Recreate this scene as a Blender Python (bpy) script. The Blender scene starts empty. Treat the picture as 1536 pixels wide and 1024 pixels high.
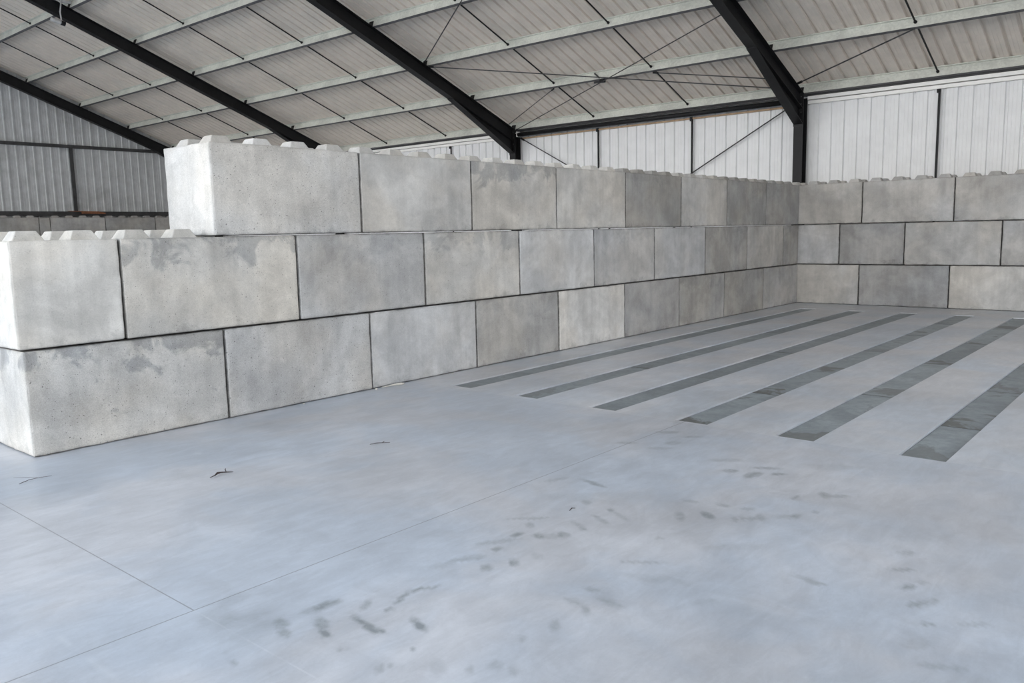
import bpy, bmesh, math, random
from mathutils import Vector, Matrix, noise
random.seed(7)
S = bpy.context.scene
COL = S.collection

# ------------------------------------------------------------------ helpers
def obj(name, verts, faces, mat=None, parent=None, smooth=False):
    me = bpy.data.meshes.new(name)
    me.from_pydata([tuple(v) for v in verts], [], faces)
    me.update()
    if smooth:
        me.polygons.foreach_set('use_smooth', [True] * len(me.polygons))
    o = bpy.data.objects.new(name, me)
    COL.objects.link(o)
    if mat:
        me.materials.append(mat)
    if parent:
        o.parent = parent
    return o

def tag(o, label, cat, group=None):
    o['label'] = label
    o['category'] = cat
    if group:
        o['group'] = group
    return o

def struct(o):
    o['kind'] = 'structure'
    return o

def empty(name, loc):
    o = bpy.data.objects.new(name, None)
    COL.objects.link(o)
    o.location = loc
    o.empty_display_size = .1
    return o

class MB:
    """collects boxes, prisms and tubes for ONE mesh"""
    def __init__(self):
        self.v = []
        self.f = []
    def add(self, v, f):
        n = len(self.v)
        self.v += [Vector(p) for p in v]
        self.f += [[i + n for i in q] for q in f]
    def box(self, a, b):
        x0, y0, z0 = a
        x1, y1, z1 = b
        self.add([(x0, y0, z0), (x1, y0, z0), (x1, y1, z0), (x0, y1, z0), (x0, y0, z1), (x1, y0, z1), (x1, y1, z1), (x0, y1, z1)],
                 [[0, 3, 2, 1], [4, 5, 6, 7], [0, 1, 5, 4], [1, 2, 6, 5], [2, 3, 7, 6], [3, 0, 4, 7]])
    def prism(self, poly, ax, t0, t1):
        """poly: 2-D outline; ax: axis it is pulled along ('y': poly is (x,z); 'z': poly is (x,y))"""
        def P(p, t):
            return (p[0], t, p[1]) if ax == 'y' else (p[0], p[1], t)
        n = len(poly)
        v = [P(p, t0) for p in poly] + [P(p, t1) for p in poly]
        f = [[i, (i + 1) % n, n + (i + 1) % n, n + i] for i in range(n)]
        f += [list(range(n))[::-1], list(range(n, 2 * n))]
        self.add(v, f)
    def tube(self, pts, r, n=8):
        pts = [Vector(p) for p in pts]
        rs = r if isinstance(r, (list, tuple)) else [r] * len(pts)
        v = []
        for i, p in enumerate(pts):
            d = (pts[min(i + 1, len(pts) - 1)] - pts[max(i - 1, 0)]).normalized()
            a = d.cross(Vector((0.13, 0.27, 1))).normalized()
            b = d.cross(a)
            for k in range(n):
                t = 2 * math.pi * k / n
                v.append(p + (a * math.cos(t) + b * math.sin(t)) * rs[i])
        f = []
        for i in range(len(pts) - 1):
            for k in range(n):
                f.append([i * n + k, i * n + (k + 1) % n, (i + 1) * n + (k + 1) % n, (i + 1) * n + k])
        f += [list(range(n))[::-1], [(len(pts) - 1) * n + k for k in range(n)]]
        self.add(v, f)
    def build(self, name, mat=None, parent=None, smooth=False, origin=None):
        o = None
        vs = self.v
        if origin is not None:
            org = Vector(origin)
            vs = [p - org for p in vs]
        elif parent is not None:
            org = parent.location
            vs = [p - org for p in vs]
        o = obj(name, vs, self.f, mat, parent, smooth)
        if origin is not None:
            o.location = origin
        me = o.data
        bm = bmesh.new()
        bm.from_mesh(me)
        bmesh.ops.recalc_face_normals(bm, faces=bm.faces)
        bm.to_mesh(me)
        bm.free()
        return o

# ------------------------------------------------------------------ node helpers
class NT:
    def __init__(self, name, rough=.6, metal=0., spec=.5):
        self.m = bpy.data.materials.new(name)
        self.m.use_nodes = True
        self.t = self.m.node_tree
        self.b = self.t.nodes['Principled BSDF']
        self.b.inputs['Roughness'].default_value = rough
        self.b.inputs['Metallic'].default_value = metal
        self.b.inputs['Specular IOR Level'].default_value = spec
    def n(self, kind, **kw):
        x = self.t.nodes.new(kind)
        for k, v in kw.items():
            setattr(x, k, v)
        return x
    def set(self, sock, v):
        if hasattr(v, 'links'):
            self.t.links.new(v, sock)
        elif v is not None:
            if isinstance(v, (tuple, list)) and len(v) == 3 and sock.type == 'RGBA':
                v = (*v, 1)
            sock.default_value = v
    def coord(self, which='Object', loc=None, scale=None):
        c = self.n('ShaderNodeTexCoord').outputs[which]
        if loc is None and scale is None:
            return c
        mp = self.n('ShaderNodeMapping')
        self.set(mp.inputs['Vector'], c)
        if loc is not None:
            self.set(mp.inputs['Location'], loc)
        if scale is not None:
            self.set(mp.inputs['Scale'], scale)
        return mp.outputs[0]
    def noise(self, vec, scale, detail=4, rough=.55, dist=0.):
        x = self.n('ShaderNodeTexNoise')
        self.set(x.inputs['Vector'], vec)
        x.inputs['Scale'].default_value = scale
        x.inputs['Detail'].default_value = detail
        x.inputs['Roughness'].default_value = rough
        x.inputs['Distortion'].default_value = dist
        return x.outputs['Fac']
    def ramp(self, v, lo, hi, a=0., b=1., smooth=True):
        x = self.n('ShaderNodeMapRange')
        x.interpolation_type = 'SMOOTHSTEP' if smooth else 'LINEAR'
        self.set(x.inputs[0], v)
        for i, q in enumerate((lo, hi, a, b)):
            self.set(x.inputs[i + 1], q)
        return x.outputs[0]
    def math(self, op, a, b=0., clamp=False):
        x = self.n('ShaderNodeMath', operation=op, use_clamp=clamp)
        self.set(x.inputs[0], a)
        self.set(x.inputs[1], b)
        return x.outputs[0]
    def mix(self, f, a, b, mode='MIX'):
        x = self.n('ShaderNodeMix', data_type='RGBA', blend_type=mode)
        self.set(x.inputs['Factor'], f)
        self.set(x.inputs['A'], a)
        self.set(x.inputs['B'], b)
        return x.outputs['Result']
    def scale(self, col, f):
        """colour times a number"""
        x = self.n('ShaderNodeVectorMath', operation='SCALE')
        self.set(x.inputs[0], col)
        self.set(x.inputs['Scale'], f)
        return x.outputs[0]
    def sep(self, v):
        x = self.n('ShaderNodeSeparateXYZ')
        self.set(x.inputs[0], v)
        return x.outputs
    def attr(self, name, kind='OBJECT'):
        x = self.n('ShaderNodeAttribute', attribute_type=kind, attribute_name=name)
        return x.outputs
    def bump(self, h, strength, dist):
        x = self.n('ShaderNodeBump')
        self.set(x.inputs['Height'], h)
        x.inputs['Strength'].default_value = strength
        x.inputs['Distance'].default_value = dist
        self.set(self.b.inputs['Normal'], x.outputs[0])
    def base(self, c):
        self.set(self.b.inputs['Base Color'], c)
        return self.m

def lin(r, g, b):
    f = lambda c: (c / 255 / 12.92) if c / 255 <= .04045 else ((c / 255 + .055) / 1.055) ** 2.4
    return (f(r), f(g), f(b))

# ------------------------------------------------------------------ materials
def concrete_block():
    k = NT('cast_concrete', .85, 0, .25)
    info = k.n('ShaderNodeObjectInfo')
    off = k.math('MULTIPLY', info.outputs['Random'], 37.)
    cmb = k.n('ShaderNodeCombineXYZ')
    for i in range(3):
        k.set(cmb.inputs[i], off)
    c = k.coord('Object', loc=cmb.outputs[0])
    base = info.outputs['Color']
    big = k.noise(c, 1.7, 5, .6, .4)
    mid = k.noise(c, 7., 6, .65, .2)
    fine = k.noise(c, 90., 3, .7)
    f = k.ramp(big, .3, .7, .80, 1.14)
    f = k.math('MULTIPLY', f, k.ramp(mid, .3, .7, .93, 1.06))
    f = k.math('MULTIPLY', f, k.ramp(fine, .25, .75, .93, 1.06))
    sp = k.ramp(k.noise(c, 150., 2, .6), .36, .64, -.10, .07)
    f = k.math('MULTIPLY', f, k.math('ADD', 1., k.math('MULTIPLY', sp, k.attr('pits')['Fac'])))
    # vertical run marks
    cs = k.n('ShaderNodeMapping')
    k.set(cs.inputs['Vector'], c)
    cs.inputs['Scale'].default_value = (5, 5, .5)
    run = k.noise(cs.outputs[0], 1.6, 4, .6)
    f = k.math('MULTIPLY', f, k.ramp(run, .35, .7, 1.04, .92))
    # warm / cool drift
    tint = k.noise(c, 1.1, 3)
    col = k.mix(k.ramp(tint, .38, .64), k.mix(1., base, (1.02, 1.0, .975), 'MULTIPLY'), k.mix(1., base, (.985, .998, 1.02), 'MULTIPLY'))
    col = k.scale(col, f)
    # damp stains along the upper edge, on the blocks that have them
    z = k.sep(k.coord('Generated'))[2]
    st = k.noise(c, 3.2, 7, .62, .6)
    top = k.ramp(z, .45, .95, 0., .22)
    st = k.math('ADD', st, k.math('MULTIPLY', k.math('SUBTRACT', fine, .5), .10))
    sm = k.ramp(k.math('ADD', st, top), .635, .74)
    sm = k.math('MULTIPLY', sm, k.attr('stain')['Fac'])
    col = k.mix(sm, col, k.mix(1., k.scale(col, .66), (.97, 1., 1.04), 'MULTIPLY'))
    # blotches near the lower edge
    low = k.ramp(z, .25, 0., 0., .2)
    lm = k.ramp(k.math('ADD', k.noise(c, 5., 6, .7, .3), low), .68, .80, 0., .45)
    col = k.mix(lm, col, k.scale(col, .6))
    # dirt along the arrises; joint faces darkened as painted gap shade
    gm = k.attr('grime_gap_shade', 'GEOMETRY')['Fac']
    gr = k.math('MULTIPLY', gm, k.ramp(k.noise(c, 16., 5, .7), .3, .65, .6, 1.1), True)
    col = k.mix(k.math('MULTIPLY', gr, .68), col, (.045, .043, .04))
    # blow holes
    pitmask = []
    for sc, r, keep in ((26, .11, .66), (58, .16, .45)):
        v = k.n('ShaderNodeTexVoronoi')
        k.set(v.inputs['Vector'], c)
        v.inputs['Scale'].default_value = sc
        rc = k.sep(v.outputs['Color'])[0]
        rad = k.math('MULTIPLY', k.ramp(rc, keep, 1., 0., 1.), r * 1.4)
        hole = k.math('LESS_THAN', v.outputs['Distance'], rad)
        pitmask.append(hole)
    pit = k.math('MAXIMUM', pitmask[0], pitmask[1])
    pit = k.math('MULTIPLY', pit, k.attr('pits')['Fac'])
    col = k.mix(k.math('MULTIPLY', pit, .62), col, (.05, .048, .045))
    # pale flecks of aggregate
    v = k.n('ShaderNodeTexVoronoi')
    k.set(v.inputs['Vector'], c)
    v.inputs['Scale'].default_value = 34
    fl = k.math('LESS_THAN', v.outputs['Distance'], k.ramp(k.sep(v.outputs['Color'])[1], .93, 1., 0., .16))
    col = k.mix(k.math('MULTIPLY', fl, k.math('MULTIPLY', k.attr('pits')['Fac'], .5)), col, (.75, .74, .72))
    h = k.math('ADD', k.math('MULTIPLY', k.noise(c, 45., 5, .7), .5), k.math('MULTIPLY', pit, -1.))
    h = k.math('ADD', h, k.math('MULTIPLY', mid, .6))
    k.bump(h, .35, .006)
    return k.base(col)

def floor_mat():
    k = NT('power_floated_concrete', .36, 0, .8)
    c = k.coord('Object')
    s = k.sep(c)
    big = k.noise(c, .55, 6, .6, .5)
    mid = k.noise(c, 2.6, 7, .66, .9)
    cs = k.n('ShaderNodeMapping')
    k.set(cs.inputs['Vector'], c)
    cs.inputs['Rotation'].default_value = (0, 0, .75)
    cs.inputs['Scale'].default_value = (1., 3.2, 1)
    sweep = k.noise(cs.outputs[0], 3.4, 7, .72, .7)
    fine = k.noise(c, 60., 4, .7)
    f = k.ramp(big, .3, .7, .87, 1.10)
    f = k.math('MULTIPLY', f, k.ramp(mid, .3, .7, .90, 1.06))
    f = k.math('MULTIPLY', f, k.ramp(sweep, .3, .72, .91, 1.06))
    f = k.math('MULTIPLY', f, k.ramp(fine, .25, .75, .975, 1.025))
    col = k.mix(k.ramp(k.noise(c, .8, 4, .6, .4), .38, .62), FLOOR_A, FLOOR_B)
    col = k.scale(col, f)
    inner_light = k.math('GREATER_THAN', s[0], -10.715)  # inner floor lightened and warmed to make up for missing light
    col = k.mix(inner_light, col, k.mix(1., col, (1.08, 1.07, 1.05), 'MULTIPLY'))
    d = k.attr('dirt', 'GEOMETRY')['Fac']
    grain = k.ramp(k.noise(c, 14., 6, .75, .8), .28, .66, .45, 1.1)
    dk = k.math('MULTIPLY', k.math('MAXIMUM', d, 0.), grain, True)
    col = k.mix(k.math('MULTIPLY', dk, .75, True), col, (.17, .19, .2))
    lt = k.math('MULTIPLY', k.math('MAXIMUM', k.math('MULTIPLY', d, -1.), 0.), grain, True)
    col = k.mix(k.math('MULTIPLY', lt, .5, True), col, (.8, .82, .84))
    # sawn joints
    def line(co, at, w, lo=None, other=None, up=True):
        m = k.math('LESS_THAN', k.math('ABSOLUTE', k.math('SUBTRACT', co, at)), w)
        if lo is not None:
            m = k.math('MULTIPLY', m, k.math('GREATER_THAN' if up else 'LESS_THAN', other, lo))
        return m
    j1 = line(s[1], -3.265, .0035, -10.66, s[0], False)
    j2 = line(s[0], -14.95, .003, -3.265, s[1], True)
    j = k.math('MAXIMUM', j1, j2)
    j3 = line(s[0], -14.95, .004, -3.265, s[1], False)
    j4 = line(s[0], -10.715, .006, -3.9, s[1], False)
    brk = k.ramp(k.noise(c, 5., 3), .4, .6, .15, .8)
    col = k.mix(k.math('MULTIPLY', j, .62), col, (.12, .12, .13))
    col = k.mix(k.math('MULTIPLY', k.math('MULTIPLY', k.math('MAXIMUM', j3, j4), brk), .22), col, (.8, .8, .82))
    k.set(k.b.inputs['Roughness'], k.ramp(mid, .3, .7, .30, .42))
    k.bump(k.math('ADD', k.math('MULTIPLY', mid, .5), k.math('MULTIPLY', j, -.6)), .12, .01)
    return k.base(col)

def slab_mat():
    k = NT('dark_channel_concrete', .5, 0, .45)
    info = k.n('ShaderNodeObjectInfo')
    off = k.math('MULTIPLY', info.outputs['Random'], 23.)
    cmb = k.n('ShaderNodeCombineXYZ')
    for i in range(2):
        k.set(cmb.inputs[i], off)
    c = k.coord('Object', loc=cmb.outputs[0])
    f = k.ramp(k.noise(c, 2.2, 6, .65, .6),   .3, .7, .80, 1.18)
    f = k.math('MULTIPLY', f, k.ramp(k.noise(c, 18, 5, .7), .3, .7, .9, 1.1))
    col = k.scale(info.outputs['Color'], f)
    gx = k.sep(k.coord('Generated'))[0]
    near = k.ramp(gx, .42, .0, 0., .16)
    st = k.math('ADD', k.noise(c, 2.2, 5, .6, .5), near)
    sm = k.math('MULTIPLY', k.ramp(st, .60, .67), k.attr('stain')['Fac'])
    col = k.mix(k.math('MULTIPLY', sm, .8), col, (.085, .078, .066))
    seam = k.ramp(gx, .012, .0, 0., .8)
    col = k.mix(seam, col, (.06, .06, .06))
    k.bump(k.noise(c, 30, 5, .7), .2, .004)
    return k.base(col)

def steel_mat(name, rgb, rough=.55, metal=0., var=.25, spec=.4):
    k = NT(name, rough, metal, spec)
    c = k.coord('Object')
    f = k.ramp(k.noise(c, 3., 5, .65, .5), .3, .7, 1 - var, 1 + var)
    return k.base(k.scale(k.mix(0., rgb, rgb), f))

def galv_mat():
    k = NT('galvanised_steel', .55, .25, .4)
    c = k.coord('Object')
    v = k.n('ShaderNodeTexVoronoi')
    k.set(v.inputs['Vector'], c)
    v.inputs['Scale'].default_value = 30
    f = k.ramp(k.sep(v.outputs['Color'])[0], 0, 1, .94, 1.06)
    f = k.math('MULTIPLY', f, k.ramp(k.noise(c, 1.6, 5, .6, .6), .3, .7, .86, 1.1))
    return k.base(k.scale(k.mix(0., (.64, .65, .60), (.5, .5, .5)), f))

def sheet_mat(name, rgb, stain, var=.08, rough=.5):
    """painted profiled sheet with faint grimy blotches"""
    k = NT(name, rough, 0, .35)
    c = k.coord('Object')
    g = k.noise(c, .8, 6, .65, .6)
    f = k.ramp(k.noise(c, 3.5, 5, .6), .3, .7, 1 - var, 1 + var)
    col = k.mix(k.ramp(g, .46, .70, 0., .55), rgb, stain)
    k.bump(k.noise(c, 2.2, 3, .5), .25, .02)
    return k.base(k.scale(col, f))

def plain(name, rgb, rough=.7, v=.15):
    k = NT(name, rough)
    c = k.coord('Object')
    return k.base(k.scale(k.mix(0., rgb, rgb), k.ramp(k.noise(c, 12, 4), .3, .7, 1 - v, 1 + v)))

FLOOR_A = (.525, .53, .56)
FLOOR_B = (.47, .508, .57)
M_BLOCK = concrete_block()
M_FLOOR = floor_mat()
M_SLAB = slab_mat()
M_BLACK = steel_mat('black_painted_steel', (.010, .010, .011), .5, spec=.25)
M_DARK = steel_mat('dark_grey_steel', (.045, .045, .046), .55)
M_GALV = galv_mat()
M_FLANGE = steel_mat('dark_flange_steel', (.10, .10, .105), .6)  # lower flanges drawn darker than the galvanised webs
M_ROOF = sheet_mat('roof_sheet_lining', (.72, .655, .585), (.63, .60, .55), .05, .55)
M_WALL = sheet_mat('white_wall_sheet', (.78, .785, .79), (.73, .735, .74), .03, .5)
M_GABLE = sheet_mat('shaded_gable_sheet', (.50, .51, .52), (.34, .34, .335), .08, .5)  # white sheet toned grey to paint in the weaker light
M_WHITE = plain('white_flashing', (.88, .87, .84), .5, .02)
M_WOOD = plain('stained_timber', (.42, .29, .18), .8)
M_RUST = plain('rusty_board', (.22, .09, .045), .85)
M_TWIG = plain('dry_twig', (.05, .035, .035), .9)
M_CRUMB = plain('pale_mortar', (.55, .53, .48), .9)
M_APRON = plain('outdoor_concrete', (.27, .275, .28), .8)
M_LAMP = plain('aluminium_housing', (.45, .45, .45), .4)

# ------------------------------------------------------------------ frame numbers of the building (metres)
EX, EZ, SL = 1.10, 4.288, .383           # eave corner of the frames, roof slope
YC = [.437, 8.39, 16.28, 24.08]          # frame centre lines, corner frame first
RIDGE, FRONT = -14.0, -20.0  # unseen roof front, drawn out to shade the foreground
def top(x):                              # top of the rafters
    return EZ + SL * (EX - x) if x > RIDGE else EZ + SL * (EX - RIDGE) - SL * (RIDGE - x)
YEND, YGAB = -12.5, 24.32
LIGHT_GAP = (-11.0, -5.5, 5.2)  # added opening that lets daylight in from the right, out of view
MARKS = [
(-14.782,-3.663,21.54,-15.73,-18.16,-9.78,0.45),
(-14.828,-3.750,23.75,-17.50,-21.44,-11.69,0.40),
(-14.681,-3.792,19.72,-18.75,-23.37,-5.06,0.50),
(-14.728,-3.886,24.95,-25.54,-38.89,-6.08,0.90),
(-14.571,-3.886,15.17,-21.17,-43.46,4.15,0.60),
(-14.585,-3.979,8.73,-14.47,-40.21,6.87,0.70),
(-14.577,-4.043,28.12,-29.46,-66.77,-19.53,0.70),
(-14.561,-3.671,10.27,-6.07,-9.22,-29.81,0.50),
(-14.632,-3.671,11.25,-6.73,-10.68,-23.72,0.35),
(-14.461,-3.809,26.42,-10.05,16.13,-43.99,0.40),
(-14.318,-3.878,12.62,-5.68,16.01,-54.15,0.60),
(-14.223,-3.869,24.70,-17.44,-11.03,-52.18,0.65),
(-14.168,-3.906,14.37,-11.93,-35.21,-63.93,0.40),
(-14.429,-3.922,35.73,-27.45,-29.78,-43.97,0.60),
(-14.438,-4.092,11.05,-20.59,-44.66,9.41,0.50),
(-14.455,-4.145,14.30,-27.38,-45.34,9.50,0.45),
(-14.595,-4.250,45.97,-32.52,-25.29,-62.88,0.50),
(-14.761,-4.038,45.05,-35.16,-62.41,-49.14,0.40),
(-14.714,-4.290,15.43,-13.69,-105.49,-83.34,0.50),
(-14.768,-4.255,36.00,-16.60,1.76,-41.98,0.35),
(-14.628,-4.410,28.36,-15.18,0.02,-16.26,0.15),
(-15.070,-3.758,6.76,-13.26,-125.80,24.69,0.35),
(-14.913,-3.410,9.64,-4.71,-4.04,-7.48,0.14),
(-14.892,-3.579,5.81,-3.02,-2.85,-5.09,0.14),
(-14.792,-3.311,11.11,-4.74,-0.74,-15.20,0.12),
(-14.569,-4.522,47.49,-50.23,-21.59,-17.07,0.30),
(-14.486,-4.568,22.71,-25.50,-16.88,-13.33,0.22),
(-14.471,-4.645,33.63,-39.53,-21.63,-17.10,0.20),
(-13.446,-3.796,16.41,-17.08,-12.63,-25.28,0.60),
(-13.391,-3.899,17.23,-23.05,-20.04,-8.95,0.50),
(-13.289,-3.987,13.20,-21.74,-25.15,-0.42,0.45),
(-13.349,-3.954,9.19,-11.12,-13.83,-16.89,0.25),
(-13.653,-3.839,23.54,-23.21,-18.55,-36.02,0.50),
(-13.573,-3.783,4.06,-4.20,-21.08,-31.04,0.30),
(-13.727,-4.016,10.89,-23.92,-32.93,12.36,0.45),
(-13.749,-4.014,15.36,-38.72,-104.02,47.15,0.40),
(-13.855,-3.952,19.42,-21.36,-17.06,-13.15,0.45),
(-13.836,-3.807,7.49,-7.04,-16.62,-26.27,0.35),
(-13.972,-3.762,7.90,-6.95,-17.14,-26.94,0.20),
(-13.290,-3.759,25.12,-30.76,-19.68,-14.93,0.40),
(-13.206,-3.699,4.58,-5.49,-34.62,-32.14,0.35),
(-12.989,-4.003,5.38,-12.52,-41.04,18.19,0.40),
(-13.138,-3.976,6.73,-14.32,-36.78,13.40,0.30),
(-13.165,-4.022,27.50,-38.50,-27.05,-20.56,0.30),
(-12.834,-3.974,22.28,-38.12,-32.11,-4.84,0.50),
(-12.881,-4.075,6.43,-15.30,-45.32,19.36,0.30),
(-12.803,-3.787,15.90,-23.86,-20.09,-8.04,0.35),
(-12.485,-3.618,5.64,-10.10,-39.43,7.84,0.45),
(-12.561,-3.377,5.35,-6.41,-12.13,-22.62,0.28),
(-13.597,-4.051,16.45,-27.80,-31.13,2.59,0.15),
(-13.361,-4.491,3.91,-6.53,-52.99,-33.78,0.30),
(-13.888,-4.482,12.07,-21.35,-43.37,-4.93,0.40),
(-13.924,-4.578,9.57,-36.38,-33.45,15.95,0.35),
(-14.107,-4.553,25.29,-32.93,-10.77,-8.43,0.30),
(-14.275,-4.523,27.43,-32.93,-16.63,-13.06,0.25),
(-13.803,-4.613,5.71,-12.43,-37.00,1.91,0.30),
(-13.743,-4.488,9.86,-16.15,-35.69,-12.64,0.30),
(-12.687,-4.331,12.32,-27.78,-13.43,1.03,0.40),
(-12.579,-4.440,7.27,-19.47,-22.75,6.44,0.60),
(-12.557,-4.590,8.51,-31.72,-32.09,19.78,0.40),
(-12.522,-4.620,11.05,-42.47,-31.74,20.00,0.30),
(-12.496,-4.654,14.87,-32.82,-19.21,-14.54,0.30),
(-12.446,-4.685,10.38,-33.42,-22.27,7.19,0.35),
(-12.350,-4.795,4.78,-12.36,-20.41,-10.83,0.30),
(-12.296,-4.832,11.80,-30.06,-18.85,-14.24,0.35),
(-11.737,-4.173,7.39,-15.39,-17.98,-13.26,0.50),
(-11.733,-4.326,6.10,-11.67,-8.42,-21.71,0.50),
(-11.628,-4.445,6.79,-16.29,-27.81,-20.55,0.50),
(-11.542,-4.337,3.58,-8.52,-28.12,-15.64,0.40),
(-12.006,-4.710,14.58,-27.64,-7.07,-33.37,0.40),
(-11.872,-4.828,7.99,-26.26,-16.15,-0.72,0.45),
(-11.834,-4.899,5.60,-16.37,-26.41,-19.77,0.35),
(-12.185,-4.890,12.58,-33.96,-24.60,-18.56,0.30),
(-12.385,-4.440,7.78,-17.81,-28.66,-6.03,0.30),
(-12.429,-4.266,8.50,-16.96,-39.25,-15.17,0.30),
(-12.359,-4.568,8.27,-18.05,-28.70,-21.62,0.30),
(-13.035,-4.413,16.70,-28.60,-43.32,-33.05,0.30),
(-12.883,-5.552,7.72,-25.72,-27.03,-30.67,0.50),
(-12.798,-5.595,11.52,-46.25,-38.24,-29.62,0.35),
(-12.701,-5.486,4.30,-15.94,-35.44,-27.33,0.40),
(-13.037,-5.626,5.32,-16.91,-22.67,-30.68,0.50),
(-12.967,-5.676,9.37,-39.22,-25.38,-19.76,0.35),
(-13.195,-5.708,8.45,-34.48,-47.45,-37.15,0.45),
(-12.489,-5.441,7.45,-27.88,-32.14,-24.65,0.35),
(-13.082,-5.228,5.48,-19.44,-45.83,-5.29,0.40),
(-13.067,-5.144,5.58,-16.85,-42.29,-12.87,0.25),
(-13.553,-4.924,7.40,-13.05,-22.03,-25.06,0.20),
(-13.086,-5.848,2.85,-14.29,-47.56,-37.25,0.30),
(-13.389,-5.717,4.42,-17.22,-19.59,-15.41,0.20),
(-13.507,-5.828,1.83,-9.45,-36.55,-19.34,0.28),
(-11.077,-3.323,4.89,-8.51,-19.11,-13.68,0.35),
(-11.088,-3.558,4.77,-8.94,-20.03,-14.40,0.30),
(-11.531,-3.247,6.11,-9.56,-21.02,-15.19,0.35),
(-11.331,-3.524,6.36,-11.27,-14.08,-10.17,0.30),
(-11.518,-3.522,5.34,-9.12,-22.13,-16.06,0.25),
(-13.504,-4.579,3.84,-7.35,-22.96,-5.62,0.15),
(-13.443,-4.716,4.41,-10.27,-30.15,-1.33,0.18),
(-14.057,-1.260,5.44,-2.75,-6.73,-4.98,0.12),
(-15.447,-2.961,7.63,-6.07,-119.74,0.26,-0.35),
(-15.412,-3.136,8.32,-8.10,-126.93,5.66,-0.50),
(-15.403,-3.328,8.02,-9.50,-161.29,12.02,-0.60),
(-15.404,-3.502,11.07,-10.33,-126.90,-2.43,-0.45),
(-13.846,-5.486,10.76,-16.99,-70.90,-193.51,-0.50),
(-13.259,-5.572,7.89,-11.92,-40.34,-263.87,-0.35),
(-13.624,-0.874,31.82,-17.41,-22.17,-16.15,-0.80),
(-14.318,-0.455,44.64,-17.68,-32.40,-23.82,-0.60),
(-12.870,-0.505,2.64,-1.68,-4.96,-3.53,0.10),
(-13.348,-2.898,3.07,-2.83,-8.02,-6.00,0.08),
(-12.677,-3.794,1.60,-2.33,-8.14,-6.09,0.10),
(-11.524,-4.042,3.32,-6.84,-16.46,-12.06,0.25),
(-12.909,-4.768,2.24,-4.73,-15.32,-11.73,0.10),
(-11.262,-4.665,1.32,-3.89,-11.10,-6.13,0.15)]
SKY, EXPO = 4.2, 0.0

# ------------------------------------------------------------------ floor with recessed strips
STRIPS = [(-10.62, -.512, -.80), (-10.65, -1.404, -1.69), (-10.67, -2.295, -2.58), (-10.675, -3.171, -3.46), (-10.70, -4.031, -4.325), (-10.72, -4.914, -5.21)]
SX1 = -1.10
def build_floor():
    gx = [-16.2 + .022 * i for i in range(int(6.9 / .022))]
    gy = [-6.6 + .022 * i for i in range(int(6.1 / .022))]
    xs = sorted(set([round(v, 4) for v in gx if v < -9.3] + [-20.2, -9, -7, -5, -3, SX1, 1.5] + [s[0] for s in STRIPS]))
    ys = sorted(set([round(v, 4) for v in gy] + [YEND, -9, -7, 0, 3, 8, 14, 20, YGAB + .2] + [v for s in STRIPS for v in s[1:]]))
    nx, ny = len(xs), len(ys)
    verts = [(x, y, 0.) for y in ys for x in xs]
    faces = []
    for j in range(ny - 1):
        ym = (ys[j] + ys[j + 1]) / 2
        st = [s for s in STRIPS if s[2] < ym < s[1]]
        for i in range(nx - 1):
            xm = (xs[i] + xs[i + 1]) / 2
            if st and st[0][0] < xm < SX1:
                continue
            faces.append([j * nx + i, j * nx + i + 1, (j + 1) * nx + i + 1, (j + 1) * nx + i])
    D = [0.] * len(verts)
    import bisect
    for (cx, cy, a, b, c, d, s) in MARKS:
        det = a * d - b * c
        ex = 1.25 * (abs(d) + abs(b)) / abs(det)
        ey = 1.25 * (abs(c) + abs(a)) / abs(det)
        for j in range(bisect.bisect_left(ys, cy - ey), bisect.bisect_right(ys, cy + ey)):
            for i in range(bisect.bisect_left(xs, cx - ex), bisect.bisect_right(xs, cx + ex)):
                dx, dy = xs[i] - cx, ys[j] - cy
                wob = 1 + .35 * noise.noise((xs[i] * 9, ys[j] * 9, cx))
                r = math.hypot(a * dx + b * dy, c * dx + d * dy) * wob
                if r < 1.15:
                    t = min(1, max(0, (1.15 - r) / .6))
                    D[j * nx + i] += (1.7 if s > 0 else .55) * s * t * t * (3 - 2 * t)
    # walls of the recesses
    for (x0, y1, y0) in STRIPS:
        n = len(verts)
        verts += [(x0, y0, 0), (SX1, y0, 0), (SX1, y1, 0), (x0, y1, 0), (x0, y0, -.06), (SX1, y0, -.06), (SX1, y1, -.06), (x0, y1, -.06)]
        D += [0.] * 8
        faces += [[n, n + 1, n + 5, n + 4], [n + 1, n + 2, n + 6, n + 5], [n + 2, n + 3, n + 7, n + 6], [n + 3, n, n + 4, n + 7], [n + 4, n + 5, n + 6, n + 7]]
    o = obj('floor', verts, faces, M_FLOOR)
    at = o.data.attributes.new('dirt', 'FLOAT', 'POINT')
    at.data.foreach_set('value', D)
    struct(o)
build_floor()
g = obj('ground', [(-90, -70, -.02), (40, -70, -.02), (40, 80, -.02), (-90, 80, -.02)], [[0, 1, 2, 3]], M_APRON)
g.location.z = -.06
struct(g)

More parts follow.
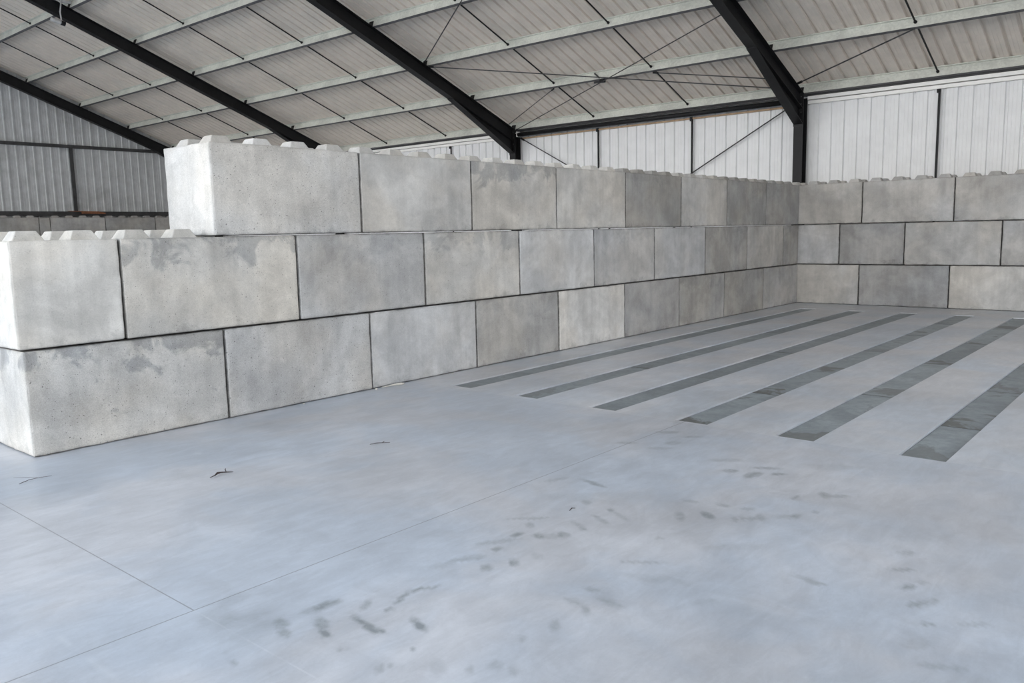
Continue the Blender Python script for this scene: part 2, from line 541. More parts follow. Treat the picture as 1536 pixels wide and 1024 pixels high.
# dark slabs lying in the recesses
ORD = ['first', 'second', 'third', 'fourth', 'fifth', 'sixth', 'seventh', 'eighth', 'ninth', 'tenth']
SEAMS = [(-8.83, -7.0, -5.1, -3.2), (-8.57, -6.7, -4.8, -2.9), (-8.75, -6.6, -4.67, -2.8), (-9.2, -7.72, -5.93, -4.1, -2.5), (-8.71, -6.56, -4.6, -2.7), (-9.6, -7.9, -5.9, -4.0, -2.4)]
STRIP_SAY = ['dark floor strip running along the foot of the long block wall',
             'second dark floor strip out from the long block wall',
             'third dark floor strip out from the long block wall',
             'fourth dark floor strip out from the long wall, brown stain at its near end',
             'fifth dark floor strip out from the long wall, second widest in view',
             'widest dark floor strip, nearest the right edge, with a brown stained band']
for k, (x0, y1, y0) in enumerate(STRIPS):
    e = empty('floor_strip', (x0, (y0 + y1) / 2, 0))
    tag(e, STRIP_SAY[k], 'floor strip', 'dark strips set into the floor')
    cuts = [x0 + .004] + list(SEAMS[k]) + [SX1 - .004]
    for a, b in zip(cuts[:-1], cuts[1:]):
        m = MB()
        dz = random.uniform(-.002, .002)
        m.box((a + .003, y0 + .006, -.05), (b - .003, y1 - .006, -.013 + dz))
        q = m.build('slab', M_SLAB, e)
        t = random.uniform(.84, 1.1) * (.86 if k < 3 else .92)
        q['stain'] = random.uniform(.5, 1.) if k > 2 else random.uniform(.1, .5)
        q.color = (.285 * t, .318 * t, .335 * t, 1)

# ------------------------------------------------------------------ concrete blocks
def rounded_box(lx, ly, lz, seed, r=.017, step=.06, jaxis=0, joint=(True, True), covered=False):
    """a cast block with worn arrises; origin at its lower corner"""
    def cuts(l):
        n = max(2, int(l / step))
        return [0, .005, .014] + [.03 + (l - .06) * i / n for i in range(n + 1)] + [l - .014, l - .005, l]
    cx, cy, cz = cuts(lx), cuts(ly), cuts(lz)
    V, F, idx, GR = [], [], {}, []
    def vid(p):
        key = (round(p[0], 5), round(p[1], 5), round(p[2], 5))
        if key not in idx:
            idx[key] = len(V)
            w = noise.noise((p[0] * 7 + seed * 3.1, p[1] * 7, p[2] * 7 + seed))
            w2 = noise.noise((p[0] * 22 + seed * 1.7, p[1] * 22, p[2] * 22 - seed))
            rr = max(.004, r * (1 + .7 * w + .6 * max(0, w2)))
            q = Vector((min(max(p[0], rr), lx - rr), min(max(p[1], rr), ly - rr), min(max(p[2], rr), lz - rr)))
            d = Vector(p) - q
            out = q + d.normalized() * rr if d.length > 1e-7 else Vector(p)
            V.append(out)
            L = (lx, ly, lz)
            dd = sorted((min(p[i], L[i] - p[i]), i, p[i] > L[i] / 2) for i in range(3))
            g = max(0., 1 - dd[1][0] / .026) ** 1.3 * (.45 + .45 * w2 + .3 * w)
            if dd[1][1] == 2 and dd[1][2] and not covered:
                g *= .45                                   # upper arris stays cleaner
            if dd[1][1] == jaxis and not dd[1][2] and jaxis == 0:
                g *= .25                                   # darkening held back on the arris facing the light
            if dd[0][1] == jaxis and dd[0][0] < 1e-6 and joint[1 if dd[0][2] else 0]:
                g = 1. if dd[1][0] > .004 else .8  # end faces inside joints painted dark as gap shade
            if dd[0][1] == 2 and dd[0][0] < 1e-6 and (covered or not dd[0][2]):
                g = 1.  # bedded faces painted dark like the shade between courses
            GR.append(max(0., min(1., g)))
        return idx[key]
    def face(us, vs, fn, flip):
        for i in range(len(us) - 1):
            for j in range(len(vs) - 1):
                q = [vid(fn(us[i], vs[j])), vid(fn(us[i + 1], vs[j])), vid(fn(us[i + 1], vs[j + 1])), vid(fn(us[i], vs[j + 1]))]
                F.append(q[::-1] if flip else q)
    face(cx, cy, lambda u, v: (u, v, 0.), True)
    face(cx, cy, lambda u, v: (u, v, lz), False)
    face(cx, cz, lambda u, v: (u, 0., v), False)
    face(cx, cz, lambda u, v: (u, ly, v), True)
    face(cy, cz, lambda u, v: (0., u, v), True)
    face(cy, cz, lambda u, v: (lx, u, v), False)
    return V, F, GR

stud_mesh = None
def stud_at(parent, x, y, z, far=False):
    """raised locking stud: a low truncated pyramid; the mesh is shared"""
    global stud_mesh
    if stud_mesh is None:
        m = MB()
        b, t, h = .110, .070, .070
        v = [(-b, -b, -.002), (b, -b, -.002), (b, b, -.002), (-b, b, -.002), (-t, -t, h), (t, -t, h), (t, t, h), (-t, t, h)]
        me = bpy.data.meshes.new('stud')
        me.from_pydata(v, [], [[0, 3, 2, 1], [4, 5, 6, 7], [0, 1, 5, 4], [1, 2, 6, 5], [2, 3, 7, 6], [3, 0, 4, 7]])
        bm = bmesh.new()
        bm.from_mesh(me)
        bmesh.ops.bevel(bm, geom=[e for e in bm.edges if e.calc_length() < .4 and max(v.co.z for v in e.verts) > .05], offset=.007, segments=2, profile=.5, affect='EDGES')
        bm.to_mesh(me)
        bm.free()
        me.materials.append(M_BLOCK)
        stud_mesh = me
    o = bpy.data.objects.new('stud', stud_mesh)
    COL.objects.link(o)
    o.parent = parent
    o.location = (x, y, z)
    o.rotation_euler.z = random.choice([0, 1, 2, 3]) * math.pi / 2 + random.uniform(-.03, .03)
    o.color = parent.color
    o['stain'] = 0.
    o['pits'] = .4
    return o

H = [0, .793, 1.588, 2.384]
GAP = .012
seedn = 0
def block(x0, y0, z0, x1, y1, z1, rgb, label, group, stain=0., pits=.6, studs=None, jog=0., jaxis=0, joint=(True, True), covered=None):
    """one cast block; studs: list of (x, y) in world"""
    global seedn
    seedn += 1
    g = GAP / 2
    V, F, GR = rounded_box(x1 - x0 - GAP, y1 - y0 - GAP, z1 - z0 - .011, seedn, jaxis=jaxis, joint=joint, covered=not studs)
    o = obj('concrete_block', V, F, M_BLOCK, smooth=False)
    at = o.data.attributes.new('grime_gap_shade', 'FLOAT', 'POINT')
    at.data.foreach_set('value', GR)
    o.location = (x0 + g, y0 + g + jog, z0 + .003)
    o.color = (*rgb, 1)
    o['stain'] = float(stain)
    o['pits'] = float(pits)
    tag(o, label, 'block', group)
    for (sx, sy) in (studs or []):
        stud_at(o, sx - o.location.x, sy - o.location.y, z1 - z0 - .011)
    return o

def grey(v, warm=0.):
    """albedo from a lightness and a warm(+) / cool(-) lean"""
    v = v * 1.2
    return (v * (1.02 + .025 * warm), v, v * (.965 - .045 * warm))

# long wall, runs along x; (joint positions), tone, warmth, stain, pits
LB = [-14.43, -12.843, -11.224, -9.644, -8.064, -6.486, -4.884, -3.298, -1.674, 0.0]
LM = [-14.46, -13.678, -12.055, -10.438, -8.845, -7.25, -5.654, -4.02, -2.404, -.758, 0.0]
LT = [-12.87, -11.273, -9.671, -8.079, -6.448, -4.84, -3.235, -1.61, 0.0]
#        tone warm stain pits
TB = [(.40, .5, 1., 1.), (.385, -.1, 0, 1.), (.42, -.5, 0, .25), (.34, .3, .3, .5), (.50, .3, 0, .3), (.37, -.5, 0, .3), (.37, .3, .5, .3), (.34, .4, .2, .3), (.40, -.1, 0, .1)]
TM = [(.465, .8, 0, .3), (.44, .9, .9, .8), (.37, 0., .4, .6), (.43, .6, .6, .6), (.48, -.3, 0, .4), (.41, -.4, .3, .3), (.49, -.4, .1, .3), (.36, .2, .4, .3), (.42, .1, 0, .1), (.33, .3, .3, .1)]
TT = [(.43, .3, .0, 1.), (.43, .5, .2, .2), (.43, .6, .9, .3), (.46, .7, .2, .1), (.335, .4, .3, .1), (.48, .4, 0, .1), (.34, .3, .3, .1), (.35, 0., .2, .1)]
LOOK_B = ['large pitted grey block with dark damp patches', 'finely pitted mid grey block', 'smooth bluish grey block', 'mottled olive grey block', 'pale smooth block', 'bluish mid grey block', 'grey block with stained top edge', 'dark streaky grey block', 'grey block in the corner']
LOOK_M = ['short pale end block with open studs on top', 'beige grey block with dark blotches up top', 'mottled mid grey block', 'light beige grey block', 'pale cool grey block', 'blue grey block', 'pale blue grey block', 'dark grey streaked block', 'plain mid grey block', 'narrow dark block in the corner']
LOOK_T = ['rough speckled end block with bright end face', 'smooth beige grey block', 'beige block with dark stain on its top edge', 'pale beige block', 'dark brownish grey block', 'light grey block', 'dark grey block', 'dark grey block in the corner']
def nth(i, n):
    return 'last' if i == n - 1 else ORD[i]
G_L = 'concrete blocks of the long left wall'
def label(look, course, i, n, wall):
    return f'{look}, {ORD[i]} in the {course} course, {wall}'
def xstuds(a, b, lo=-99, hi=99):
    out = []
    n = int(round((b - a) / .4))
    for i in range(n):
        x = a + (b - a) * (i + .5) / n - .02
        if lo < x < hi:
            out += [(x, .2), (x, .6)]
    return out
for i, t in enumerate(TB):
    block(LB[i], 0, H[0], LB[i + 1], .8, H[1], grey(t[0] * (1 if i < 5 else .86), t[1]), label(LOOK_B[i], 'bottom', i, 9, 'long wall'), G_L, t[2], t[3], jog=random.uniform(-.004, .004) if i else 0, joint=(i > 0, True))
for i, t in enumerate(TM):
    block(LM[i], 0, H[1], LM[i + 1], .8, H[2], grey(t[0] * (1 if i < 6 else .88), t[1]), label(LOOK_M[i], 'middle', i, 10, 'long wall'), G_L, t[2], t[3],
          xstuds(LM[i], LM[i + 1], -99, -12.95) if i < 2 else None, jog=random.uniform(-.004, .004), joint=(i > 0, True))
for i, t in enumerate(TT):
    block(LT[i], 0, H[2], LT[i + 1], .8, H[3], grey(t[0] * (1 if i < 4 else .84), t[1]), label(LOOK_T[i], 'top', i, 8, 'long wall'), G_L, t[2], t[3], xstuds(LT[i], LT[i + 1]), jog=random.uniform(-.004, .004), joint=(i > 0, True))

# back wall, runs along -y, face at x = 0
BT = [.38, -1.221, -2.826, -4.43, -6.03, -7.63]
BM = [.79, -.81, -2.012, -3.605, -5.21, -7.70]
BB = [.40, -1.203, -2.802, -4.40, -6.0, -7.6]
UB = [(.46, .3, 0, .1), (.325, -.6, .1, .1), (.49, .4, 0, .1), (.42, 0, 0, .1)]
UM = [(.47, -.4, 0, .1), (.35, -.5, .3, .1), (.40, .2, 0, .1), (.42, -.5, .2, .1)]
UT = [(.41, .2, .1, .1), (.42, -.1, 0, .1), (.41, .1, .2, .1), (.42, 0, 0, .1)]
SAY_B = ['pale block in the corner, bottom course of the back wall', 'dark blue grey block, second in the bottom course of the back wall', 'pale beige block, third in the bottom course of the back wall']
SAY_M = ['short pale square block by the corner, middle course, back wall', 'dark blue grey block, second in the middle course of the back wall', 'grey block with a whitish smear, third in the back wall middle course', 'block cut by the right edge, fourth in the middle course of the back wall']
SAY_T = ['mottled grey block in the corner, top course of the back wall', 'plain grey block, second in the top course of the back wall', 'grey block with dark spot low left, third in the back wall top course']
G_B = 'concrete blocks of the back wall'
def ystuds(a, b):
    n = int(round((a - b) / .4))
    return [(x, b + (a - b) * (i + .5) / n) for i in range(n) for x in (.2, .6)]
def back(Y, U, say, z0, z1, tops):
    for i in range(len(Y) - 1):
        t = U[min(i, len(U) - 1)]
        if i < len(say):
            lb, gp = say[i], G_B
        else:
            lb, gp = 'grey block of the back wall beyond the right edge of the view', 'back wall blocks beyond the view'
        block(0, Y[i + 1], z0, .8, Y[i], z1, grey(t[0] * .9 * (1 if i < len(say) else random.uniform(.9, 1.1)), t[1]), lb, gp, t[2], t[3], ystuds(Y[i], Y[i + 1]) if tops else None, jaxis=1)
back(BB, UB, SAY_B, H[0], H[1], False)
back(BM, UM, SAY_M, H[1], H[2], False)
back(BT, UT, SAY_T, H[2], H[3], True)

# far block wall in front of the gable, only its top course shows over the long wall
FJ = [-9.35, -7.55, -5.96, -5.62, -3.83, -2.05, -.25]
FS = ['left of the long wall, cut by the left edge', 'third from the right', 'narrow filler piece']
G_F = 'concrete blocks of the far gable wall'
FL = ['dark grey far block at the left edge, under the gable rail', 'dark grey far block left of the narrow piece, under the gable rail', 'narrow dark filler block in the far wall under the gable',
      'dark grey far block right of the narrow piece, below the rusty board', 'dark grey far block, second right of the narrow piece', 'dark grey far block touching the tall end block in view']
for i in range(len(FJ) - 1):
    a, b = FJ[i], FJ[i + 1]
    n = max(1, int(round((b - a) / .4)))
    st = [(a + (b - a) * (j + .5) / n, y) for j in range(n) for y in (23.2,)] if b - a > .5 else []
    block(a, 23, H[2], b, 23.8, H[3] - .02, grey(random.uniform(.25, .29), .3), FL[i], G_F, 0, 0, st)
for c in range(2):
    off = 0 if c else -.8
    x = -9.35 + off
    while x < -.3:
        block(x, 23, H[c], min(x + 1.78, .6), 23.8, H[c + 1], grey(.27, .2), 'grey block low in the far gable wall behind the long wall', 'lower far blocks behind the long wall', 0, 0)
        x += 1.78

# ------------------------------------------------------------------ profiled sheets
PITCH, RW, RT, RD = .265, .066, .038, .038
def profile(t0, t1, phase=0., pitch=PITCH):
    """(t, out) outline of a trapezoid-rib sheet, ribs standing outwards; small stiffener crease mid-pan"""
    pts = []
    n0 = int(math.floor((t0 - phase) / pitch)) - 1
    n1 = int(math.ceil((t1 - phase) / pitch)) + 1
    for n in range(n0, n1):
        c = phase + n * pitch
        for d, h in ((-RW / 2, 0), (-RT / 2, RD), (RT / 2, RD), (RW / 2, 0), (pitch * .36, 0), (pitch * .375, .004), (pitch * .40, .004), (pitch * .415, 0), (pitch * .62, 0), (pitch * .635, .004), (pitch * .66, .004), (pitch * .675, 0)):
            if t0 < c + d < t1:
                pts.append((c + d, h))
    return [(t0, 0)] + pts + [(t1, 0)]

def strip_mesh(rows):
    """rows: list of equally long vertex rows"""
    v = [p for r in rows for p in r]
    n = len(rows[0])
    f = [[i * n + j, i * n + j + 1, (i + 1) * n + j + 1, (i + 1) * n + j] for i in range(len(rows) - 1) for j in range(n - 1)]
    return v, f

PT = .195                                  # vertical height of a purlin above the rafter top
pr = profile(YEND, YGAB, .03)
nrm = Vector((SL, 0, 1)).normalized()
nrf = Vector((-SL, 0, 1)).normalized()
xs = [EX + .34, -2, -6, RIDGE]
rows = [[Vector((x, t, top(x) + PT if x > RIDGE else EZ + SL * (EX - x) + PT)) + nrm * h for t, h in pr] for x in xs]
xf = [RIDGE, FRONT]
rows2 = [[Vector((x, t, top(x) + PT)) + nrf * h for t, h in pr] for x in xf]
v, f = strip_mesh(rows)
v2, f2 = strip_mesh(rows2)
n = len(v)
o = obj('ceiling', v + v2, f + [[i + n for i in q] for q in f2], M_ROOF)
struct(o)

XW = 1.25
def wall_x(y0, y1, name):
    p = profile(y0, y1, .10)
    v, f = strip_mesh([[(XW + h, t, z) for t, h in p] for z in (0, 2, top(XW) + PT + .02)])
    struct(obj(name, v, f, M_WALL))
wall_x(YEND, YGAB, 'wall_back')

def wall_y(y, x0, x1, name, mat, sgn, z0=0):
    p = profile(x0, x1, .05, .275)
    # keep the ridge in the outline
    p = sorted(p + [(RIDGE, 0)]) if x0 < RIDGE < x1 else p
    v, f = strip_mesh([[(t, y + sgn * h, z if z < 9 else top(t) + PT + .01) for t, h in p] for z in (z0, z0 + 1, 99)])
    struct(obj(name, v, f, mat))
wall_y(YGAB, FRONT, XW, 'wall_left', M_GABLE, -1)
# unseen right wall, with an opening added to light the inner floor
wall_y(YEND, LIGHT_GAP[1], XW, 'wall_right', M_WALL, -1)
wall_y(YEND, LIGHT_GAP[0], LIGHT_GAP[1], 'wall_right', M_WALL, -1, LIGHT_GAP[2])
wall_y(YEND, FRONT, LIGHT_GAP[0], 'wall_right', M_WALL, -1)

# ------------------------------------------------------------------ portal frames
def i_beam_yz(m, y, x0, x1, zt, depth, w, tf=.014, n=8):
    """rafter: top line zt(x), depth(x); flanges across y"""
    xs = [x0 + (x1 - x0) * i / n for i in range(n + 1)]
    def slab(f0, f1, ya, yb):
        poly = [(x, f0(x)) for x in xs] + [(x, f1(x)) for x in xs[::-1]]
        m.prism(poly, 'y', ya, yb)
    slab(lambda x: zt(x), lambda x: zt(x) - tf, y - w / 2, y + w / 2)
    slab(lambda x: zt(x) - tf, lambda x: zt(x) - depth(x) + tf, y - .006, y + .006)
    slab(lambda x: zt(x) - depth(x) + tf, lambda x: zt(x) - depth(x), y - w / 2, y + w / 2)

FRAME_SAY = ['black steel frame whose column rises behind the inner corner', 'black steel frame crossing the roof above the middle of the long wall',
             'black steel frame carrying the small lamp, upper left roof', 'black steel end frame against the shaded gable wall, far left']
W = .2
for k, y in enumerate(YC):
    e = empty('portal_frame', (1.04, y, 0))
    tag(e, FRAME_SAY[k], 'steel frame', 'black portal frames of the shed')
    zt = lambda x: top(x) - .012
    m = MB()                                                # column: I section, flanges facing the room
    xa, xb = .935, 1.165
    m.box((xa, y - W / 2, 0), (xa + .013, y + W / 2, top(xa) - .60))
    m.box((xb - .013, y - W / 2, 0), (xb, y + W / 2, top(xb) - .02))
    m.box((xa + .013, y - .006, 0), (xb - .013, y + .006, top(xb) - .05))
    m.build('column', M_BLACK, e)
    m = MB()
    i_beam_yz(m, y, RIDGE, .925, zt, lambda x: .335, W, n=10)
    m.build('rafter', M_BLACK, e)
    m = MB()                                                # tapering haunch under the rafter
    x0, x1 = -1.38, .925
    dep = lambda x: .335 + (.30) * (x - x0) / (x1 - x0)
    m.prism([(x0, zt(x0) - .335), (x1, zt(x1) - .335), (x1, zt(x1) - dep(x1)), (x0, zt(x0) - .336)], 'y', y - .006, y + .006)
    xs_ = [x0, x1]
    m.prism([(x0 - .05, zt(x0 - .05) - .336), (x1, zt(x1) - dep(x1)), (x1, zt(x1) - dep(x1) - .014), (x0 - .05, zt(x0 - .05) - .35)], 'y', y - W / 2, y + W / 2)
    m.build('haunch', M_BLACK, e)
    m = MB()
    m.box((.925, y - W / 2 - .005, top(.93) - .70), (.943, y + W / 2 + .005, top(.93) - .02))
    m.build('end_plate', M_BLACK, e)
    m = MB()                                                # front half of the frame towards the open side
    i_beam_yz(m, y, FRONT + .1, RIDGE, lambda x: top(x) - .012, lambda x: .335, W)
    m.build('rafter', M_BLACK, e)
    m = MB()
    for zz in (top(.93) - .10, top(.93) - .25, top(.93) - .42, top(.93) - .58):
        for yy in (y - .06, y + .06):
            m.tube([(.915, yy, zz), (.905, yy, zz)], .014, 6)
    m.build('bolts', M_DARK, e)['kind'] = 'stuff'
    m = MB()
    m.box((xa - .0, y - .15, 0), (xb, y + .15, .016))
    m.build('base_plate', M_BLACK, e)

# ------------------------------------------------------------------ purlins
PX = [.99, -.64, -2.28, -3.92, -5.56, -7.20, -8.85]
ROWN = ['eave', 'second', 'third', 'fourth', 'fifth', 'sixth', 'seventh']
PSAY = ['long galvanised roof purlin along the eave, lowest of the purlins', 'galvanised roof purlin, second up from the eave, with the brace crossing',
        'galvanised roof purlin, third up from the eave', 'galvanised roof purlin, fourth up from the eave', 'galvanised roof purlin, fifth up from the eave, upper left',
        'galvanised roof purlin, sixth up from the eave, beside the small lamp', 'galvanised roof purlin, highest in the top left corner']
u = Vector((-1, 0, SL)).normalized()                        # up the slope
for k, x in enumerate(PX):
    base = Vector((x, 0, top(x)))
    y0, y1 = (YEND if k < 3 else -3.0), YGAB - .05
    e = empty('purlin', (x, 0, top(x)))
    tag(e, PSAY[k], 'purlin', 'galvanised roof purlins')
    h = .178
    def P(a, b):                                            # a along the slope (uphill +), b off the slope
        q = base + u * a + nrm * b
        return (q.x, q.z)
    m = MB()
    t = .004
    m.prism([P(0, .002), P(t, .002), P(t, h), P(0, h)], 'y', y0, y1)
    m.prism([P(t, h - t), P(.062, h - t), P(.062, h), P(t, h)], 'y', y0, y1)
    m.prism([P(.062 - t, h - .02), P(.062, h - .02), P(.062, h - t), P(.062 - t, h - t)], 'y', y0, y1)
    m.build('web', M_GALV, e)
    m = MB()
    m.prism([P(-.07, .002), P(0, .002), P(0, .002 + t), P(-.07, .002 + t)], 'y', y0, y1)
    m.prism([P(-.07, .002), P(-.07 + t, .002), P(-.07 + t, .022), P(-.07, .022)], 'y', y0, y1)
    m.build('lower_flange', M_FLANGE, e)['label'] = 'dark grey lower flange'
    for y in YC:
        if y0 < y < y1:
            m = MB()
            m.prism([P(.006, 0), P(.016, 0), P(.016, .13), P(.006, .13)], 'y', y - .07, y + .07)
            m.build('cleat', M_BLACK, e)

# ------------------------------------------------------------------ sag rods between the purlins
BAY = [('right hand bay', -7.51, .437), ('braced middle bay', .437, 8.39), ('bay left of middle frame', 8.39, 16.28), ('gable bay', 16.28, 24.08)]
def slope_pt(x, y, off):
    return Vector((x, y, top(x))) + nrm * off
for bi, (bn, ya, yb) in enumerate(BAY):
    for j, fr in enumerate((2 / 3, 1 / 3)):                 # left one first as seen from the camera
        y = ya + (yb - ya) * fr
        if bi == 0 and j == 1:
            continue
        for k in range(len(PX) - 1):
            if (bi == 0 and k > 1) or (bi == 1 and k > 3) or (bi == 2 and k > 4):
                continue
            if bi == 2 and j == 1 and k > 3:
                continue
            a = slope_pt(PX[k], y, .085) + u * .006
            b = slope_pt(PX[k + 1], y, .085) - u * .07
            m = MB()
            m.tube([a, b], .016, 8)
            m.tube([a, a + u * .03], .03, 6)
            side = '' if bi == 0 else (' left' if j == 0 else ' right')
            o = m.build('sag_rod', M_BLACK, origin=a)
            pa = 'eave purlin' if k == 0 else f'{ROWN[k]} purlin'
            tag(o, f'thin dark{side} rod in the {bn}, between {pa} and {ROWN[k + 1]}', 'rod', 'dark sag rods between the purlins')

# ------------------------------------------------------------------ bracing rods
def rod(a, b, r, label, grp='thin bracing rods under the roof', name='brace_rod', lugs=True):
    a, b = Vector(a), Vector(b)
    e = empty(name, a)
    tag(e, label, 'brace', grp)
    m = MB()
    m.tube([a, b], r, 8)
    m.build('rod', M_DARK, e)
    if lugs:
        d = (b - a).normalized()
        m = MB()
        m.tube([a, a + d * .12], r * 1.9, 8)
        m.build('turnbuckle', M_BLACK, e)
    return e
OF = -.03
def roof_pt(x, y, off=OF):
    return slope_pt(x, y, off)
rod(roof_pt(-2.26, 8.25), roof_pt(.72, .56), .013, 'thin rod sloping right from the middle frame down to the corner column')
rod(roof_pt(.92, 8.24, -.065), roof_pt(-2.12, .56, -.065), .011, 'thin rod rising right from the middle column head to the corner frame')
rod(roof_pt(-2.42, 8.25), roof_pt(-4.0, 5.45), .013, 'dark rod rising steeply to the top edge from the middle frame')
rod(roof_pt(-.60, 3.05, -.03), roof_pt(.36, .56, -.015), .012, 'short rod from the second purlin down right to the corner frame')
rod(roof_pt(-.60, 5.75, -.03), roof_pt(.66, 8.25, -.015), .010, 'short rod from the second purlin down left to the middle frame')
rod(roof_pt(.56, .32), roof_pt(-.62, -2.2, -.02), .014, 'dark rod in the right hand bay rising from the column head')
rod((1.15, .56, 4.18), (1.15, 8.25, .05), .0145, 'dark diagonal bar on the white sheets, falling left from the corner column', 'diagonal wall bars')
rod((1.106, 8.22, 4.10), (1.106, .56, .05), .0135, 'dark diagonal bar on the white sheets, falling right from the middle column', 'diagonal wall bars')
# clamp where the two long roof rods cross
e = empty('brace_clamp', roof_pt(-.60, 4.36, -.02))
tag(e, 'dark clamp where the long roof rods cross under the second purlin', 'clamp')
m = MB()
c0 = roof_pt(-.60, 4.36, -.035)
m.tube([c0 + Vector((0, 0, -.03)), c0 + Vector((0, 0, .03))], .075, 10)
m.build('disc', M_BLACK, e)
m = MB()
m.tube([c0, c0 + Vector((-.02, .14, .14)), c0 + Vector((-.02, .2, .19))], .02, 6)
m.tube([c0, c0 + Vector((0, .22, -.01))], .024, 6)
m.build('hook', M_DARK, e)

# eave strut of the braced bay, posts, flashings
e = empty('eave_strut', (1.0, YC[0], 4.2))
tag(e, 'black tube running under the eave purlin between corner and middle columns', 'beam')
m = MB()
m.tube([(1.02, YC[0] + .1, 4.19), (1.02, YC[1] - .14, 4.19)], .055, 16)
m.build('tube', M_BLACK, e, True)
m = MB()
m.box((.95, YC[1] - .15, 4.13), (1.09, YC[1] - .135, 4.27))
m.build('end_cap', M_WHITE, e)
YP = [(-2.21, 'right of the corner column'), (3.08, 'left of the corner column'), (5.74, 'right of the middle column'), (11.02, 'left of the middle column, low over the blocks'), (13.7, 'far left over the blocks')]
for y, s in YP[:4]:
    m = MB()
    m.box((1.17, y - .022, 0), (1.215, y - .016, 4.14))
    m.box((1.209, y - .022, 0), (1.215, y + .022, 4.14))
    m.box((1.17, y - .022, 4.05), (1.215, y + .04, 4.14))
    tag(m.build('wall_post', M_BLACK, origin=(1.19, y, 0)), f'slim black upright on the white sheets, {s}', 'post', 'slim uprights on the white back wall')
def flashing(name, y0, y1):
    m = MB()
    m.prism([(1.13, 4.205), (1.243, 4.205), (1.243, 4.275), (1.13, 4.275)], 'y', y0, y1)
    m.prism([(1.165, 4.12), (1.243, 4.12), (1.243, 4.185), (1.165, 4.185)], 'y', y0, y1)
    struct(m.build(name, M_WHITE))
flashing('trim_1', YEND, YC[0] - .11)
flashing('trim_2', YC[1] + .11, YC[2] - .11)
m = MB()
m.box((1.19, YC[0] + .11, 4.09), (1.243, YC[1] - .11, 4.125))
struct(m.build('trim_3', M_WOOD))
m = MB()
m.box((1.10, YEND, 4.285), (1.243, YC[2], 4.33))
struct(m.build('trim_4', M_DARK))

# ------------------------------------------------------------------ gable rails, post, board
m = MB()
m.box((-12, 24.19, 4.79), (.9, 24.27, 4.90))
tag(m.build('gable_rail', M_DARK, origin=(-5, 24.2, 4.8)), 'upper dark horizontal rail across the shaded gable sheets', 'rail')
m = MB()
m.box((-12, 24.0, 2.44), (.9, 24.12, 2.50))
m.box((-12, 24.12, 2.50), (.9, 24.2, 2.60))
tag(m.build('gable_rail', M_DARK, origin=(-5, 24.05, 2.5)), 'lower dark rail of the gable, just above the far blocks', 'rail')
m = MB()
m.box((-4.34, 24.19, 2.60), (-4.23, 24.26, 4.79))
tag(m.build('gable_post', M_DARK, origin=(-4.28, 24.2, 2.6)), 'short dark upright between the two gable rails', 'post')
m = MB()
m.prism([(-4.66, 2.615), (-3.66, 2.60), (-3.40, 2.545), (-3.42, 2.51), (-4.2, 2.52), (-4.2, 2.58), (-4.66, 2.60)], 'y', 23.9, 23.995)
tag(m.build('board', M_RUST, origin=(-4, 23.95, 2.56)), 'rust brown board lying along the lower gable rail', 'board')

# ------------------------------------------------------------------ small lamp on the third frame
lx = -7.42
e = empty('hanging_lamp', (lx, 16.1, top(lx) - .1))
tag(e, 'small tubular lamp hanging below the black frame, top left', 'lamp')
m = MB()
m.tube([(lx, 16.15, top(lx) + .02), (lx - .06, 16.12, top(lx) - .25), (lx - .05, 16.1, top(lx) - .47)], .018, 8)
m.box((lx - .02, 16.1, top(lx) + .0), (lx + .22, 16.17, top(lx) + .05))
m.build('bracket', M_LAMP, e)
m = MB()
zl = top(lx) - .50
m.tube([(lx - .30, 16.1, zl + .04), (lx - .12, 16.1, zl), (lx + .02, 16.1, zl - .03)], [.045, .05, .05], 12)
m.build('housing', M_LAMP, e, True)
m = MB()
m.tube([(lx - .07, 16.1, zl - .01), (lx + .03, 16.1, zl - .032)], .058, 12)
m.build('cap', M_BLACK, e, True)

# ------------------------------------------------------------------ twigs and crumbs on the floor
def twig(parts, label):
    m = MB()
    for pts, r in parts:
        m.tube([(x, y, .004 + h) for x, y, h in pts], r, 6)
    x, y, _ = parts[0][0][0]
    return tag(m.build('twig', M_TWIG, origin=(x, y, 0)), label, 'twig', 'dry twigs on the floor')
twig([([(-13.896, -1.527, 0), (-13.86, -1.525, .006), (-13.83, -1.508, .012), (-13.80, -1.50, .008), (-13.763, -1.505, .002), (-13.727, -1.528, 0)], [.002, .004, .008, .005, .004, .002]),
      ([(-13.765, -1.503, .004), (-13.75, -1.465, .012), (-13.725, -1.43, .004)], [.003, .003, .0015])], 'forked dark twig on the floor in front of the long wall')
twig([([(-14.735, -.625, 0), (-14.70, -.612, .003), (-14.66, -.59, .004), (-14.60, -.592, .004), (-14.526, -.601, 0)], [.0015, .0022, .002, .0016, .001]),
      ([(-14.61, -.592, .005), (-14.66, -.50, .004), (-14.706, -.434, 0)], [.001, .001, .0006])], 'thin twig on the floor below the end of the long wall')
twig([([(-12.705, -1.723, 0), (-12.66, -1.742, .004), (-12.575, -1.802, 0)], [.002, .003, .0015]),
      ([(-12.62, -1.77, .004), (-12.60, -1.765, .01)], [.003, .002])], 'straight stick on the open floor toward the second wall joint')
twig([([(-12.985, -3.798, 0), (-12.96, -3.795, .006), (-12.935, -3.80, 0)], [.002, .003, .0015])], 'tiny twig among the tyre marks')
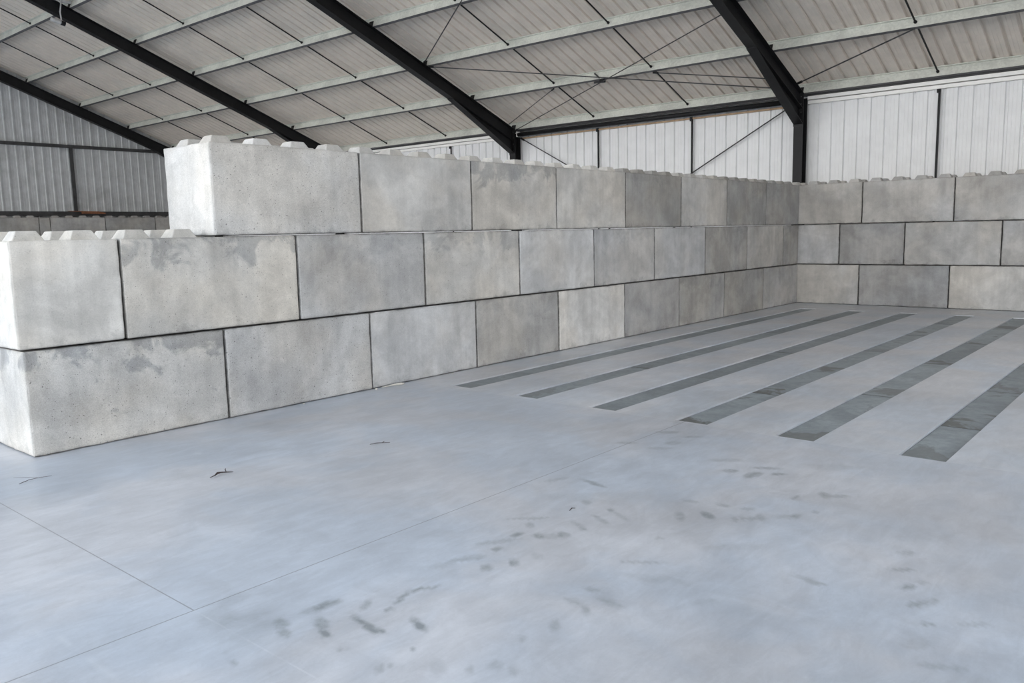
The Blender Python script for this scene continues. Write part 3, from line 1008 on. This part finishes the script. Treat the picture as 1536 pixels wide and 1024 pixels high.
def crumb(x, y, r, label, n):
    rnd = random.Random(n)
    bm = bmesh.new()
    bmesh.ops.create_icosphere(bm, subdivisions=2, radius=r)
    for v in bm.verts:
        v.co *= rnd.uniform(.7, 1.15)
        v.co.z *= .5
    me = bpy.data.meshes.new('mortar_crumb')
    bm.to_mesh(me)
    bm.free()
    me.materials.append(M_CRUMB)
    o = bpy.data.objects.new('mortar_crumb', me)
    COL.objects.link(o)
    o.location = (x, y, r * .35)
    return tag(o, label, 'crumb', 'mortar crumbs on the floor')
crumb(-11.22, -.035, .016, 'pale crumb at the foot of the joint left of the smooth bluish bottom block', 1)
crumb(-12.10, -.03, .013, 'small crumb below the second bottom block of the long wall', 2)
crumb(-10.1, -.03, .012, 'small crumb below the third bottom block of the long wall', 3)
m = MB()
m.tube([(-11.14, -.03, .008), (-11.0, -.045, .014), (-10.90, -.06, .012), (-10.85, -.05, .008)], [.004, .008, .014, .006], 8)
tag(m.build('splinter', M_CRUMB, origin=(-11.0, -.04, 0)), 'pale splinter lying against the foot of the long wall', 'splinter')

# ------------------------------------------------------------------ light: overcast sky through the open front
w = bpy.data.worlds.new('sky')
S.world = w
w.use_nodes = True
t = w.node_tree
bg = t.nodes['Background']
tc = t.nodes.new('ShaderNodeTexCoord')
sp = t.nodes.new('ShaderNodeSeparateXYZ')
t.links.new(tc.outputs['Generated'], sp.inputs[0])
mr = t.nodes.new('ShaderNodeMapRange')
t.links.new(sp.outputs[2], mr.inputs[0])
mr.inputs[1].default_value = 0.
mr.inputs[2].default_value = .6
mx = t.nodes.new('ShaderNodeMix')
mx.data_type = 'RGBA'
t.links.new(mr.outputs[0], mx.inputs['Factor'])
mx.inputs['A'].default_value = (1.25, 1.215, 1.165, 1)
mx.inputs['B'].default_value = (.62, .74, .88, 1)
t.links.new(mx.outputs['Result'], bg.inputs['Color'])
bg.inputs['Strength'].default_value = SKY

# ------------------------------------------------------------------ camera
cam = bpy.data.cameras.new('camera')
co = bpy.data.objects.new('camera', cam)
COL.objects.link(co)
S.camera = co
cam.sensor_fit = 'HORIZONTAL'
cam.sensor_width = 36
cam.lens = 1227.7 / 1536 * 36
cam.clip_end = 300
R_ = Matrix(((0.6490392, -0.7604588, -0.0212244), (0.1147582, 0.0702882, 0.9909037), (0.7520497, 0.6455710, -0.1328886)))
mw = Matrix.Identity(4)
for i in range(3):
    mw[i][0] = R_[0][i]
    mw[i][1] = R_[1][i]
    mw[i][2] = -R_[2][i]
mw[0][3], mw[1][3], mw[2][3] = -16.56147, -6.46658, 1.56939
co.matrix_world = mw

S.view_settings.view_transform = 'Standard'
S.view_settings.look = 'None'
S.view_settings.gamma = 1
S.view_settings.use_curve_mapping = False
S.view_settings.exposure = EXPO
S.cycles.use_denoising = True
S.cycles.max_bounces = 8
S.cycles.diffuse_bounces = 6
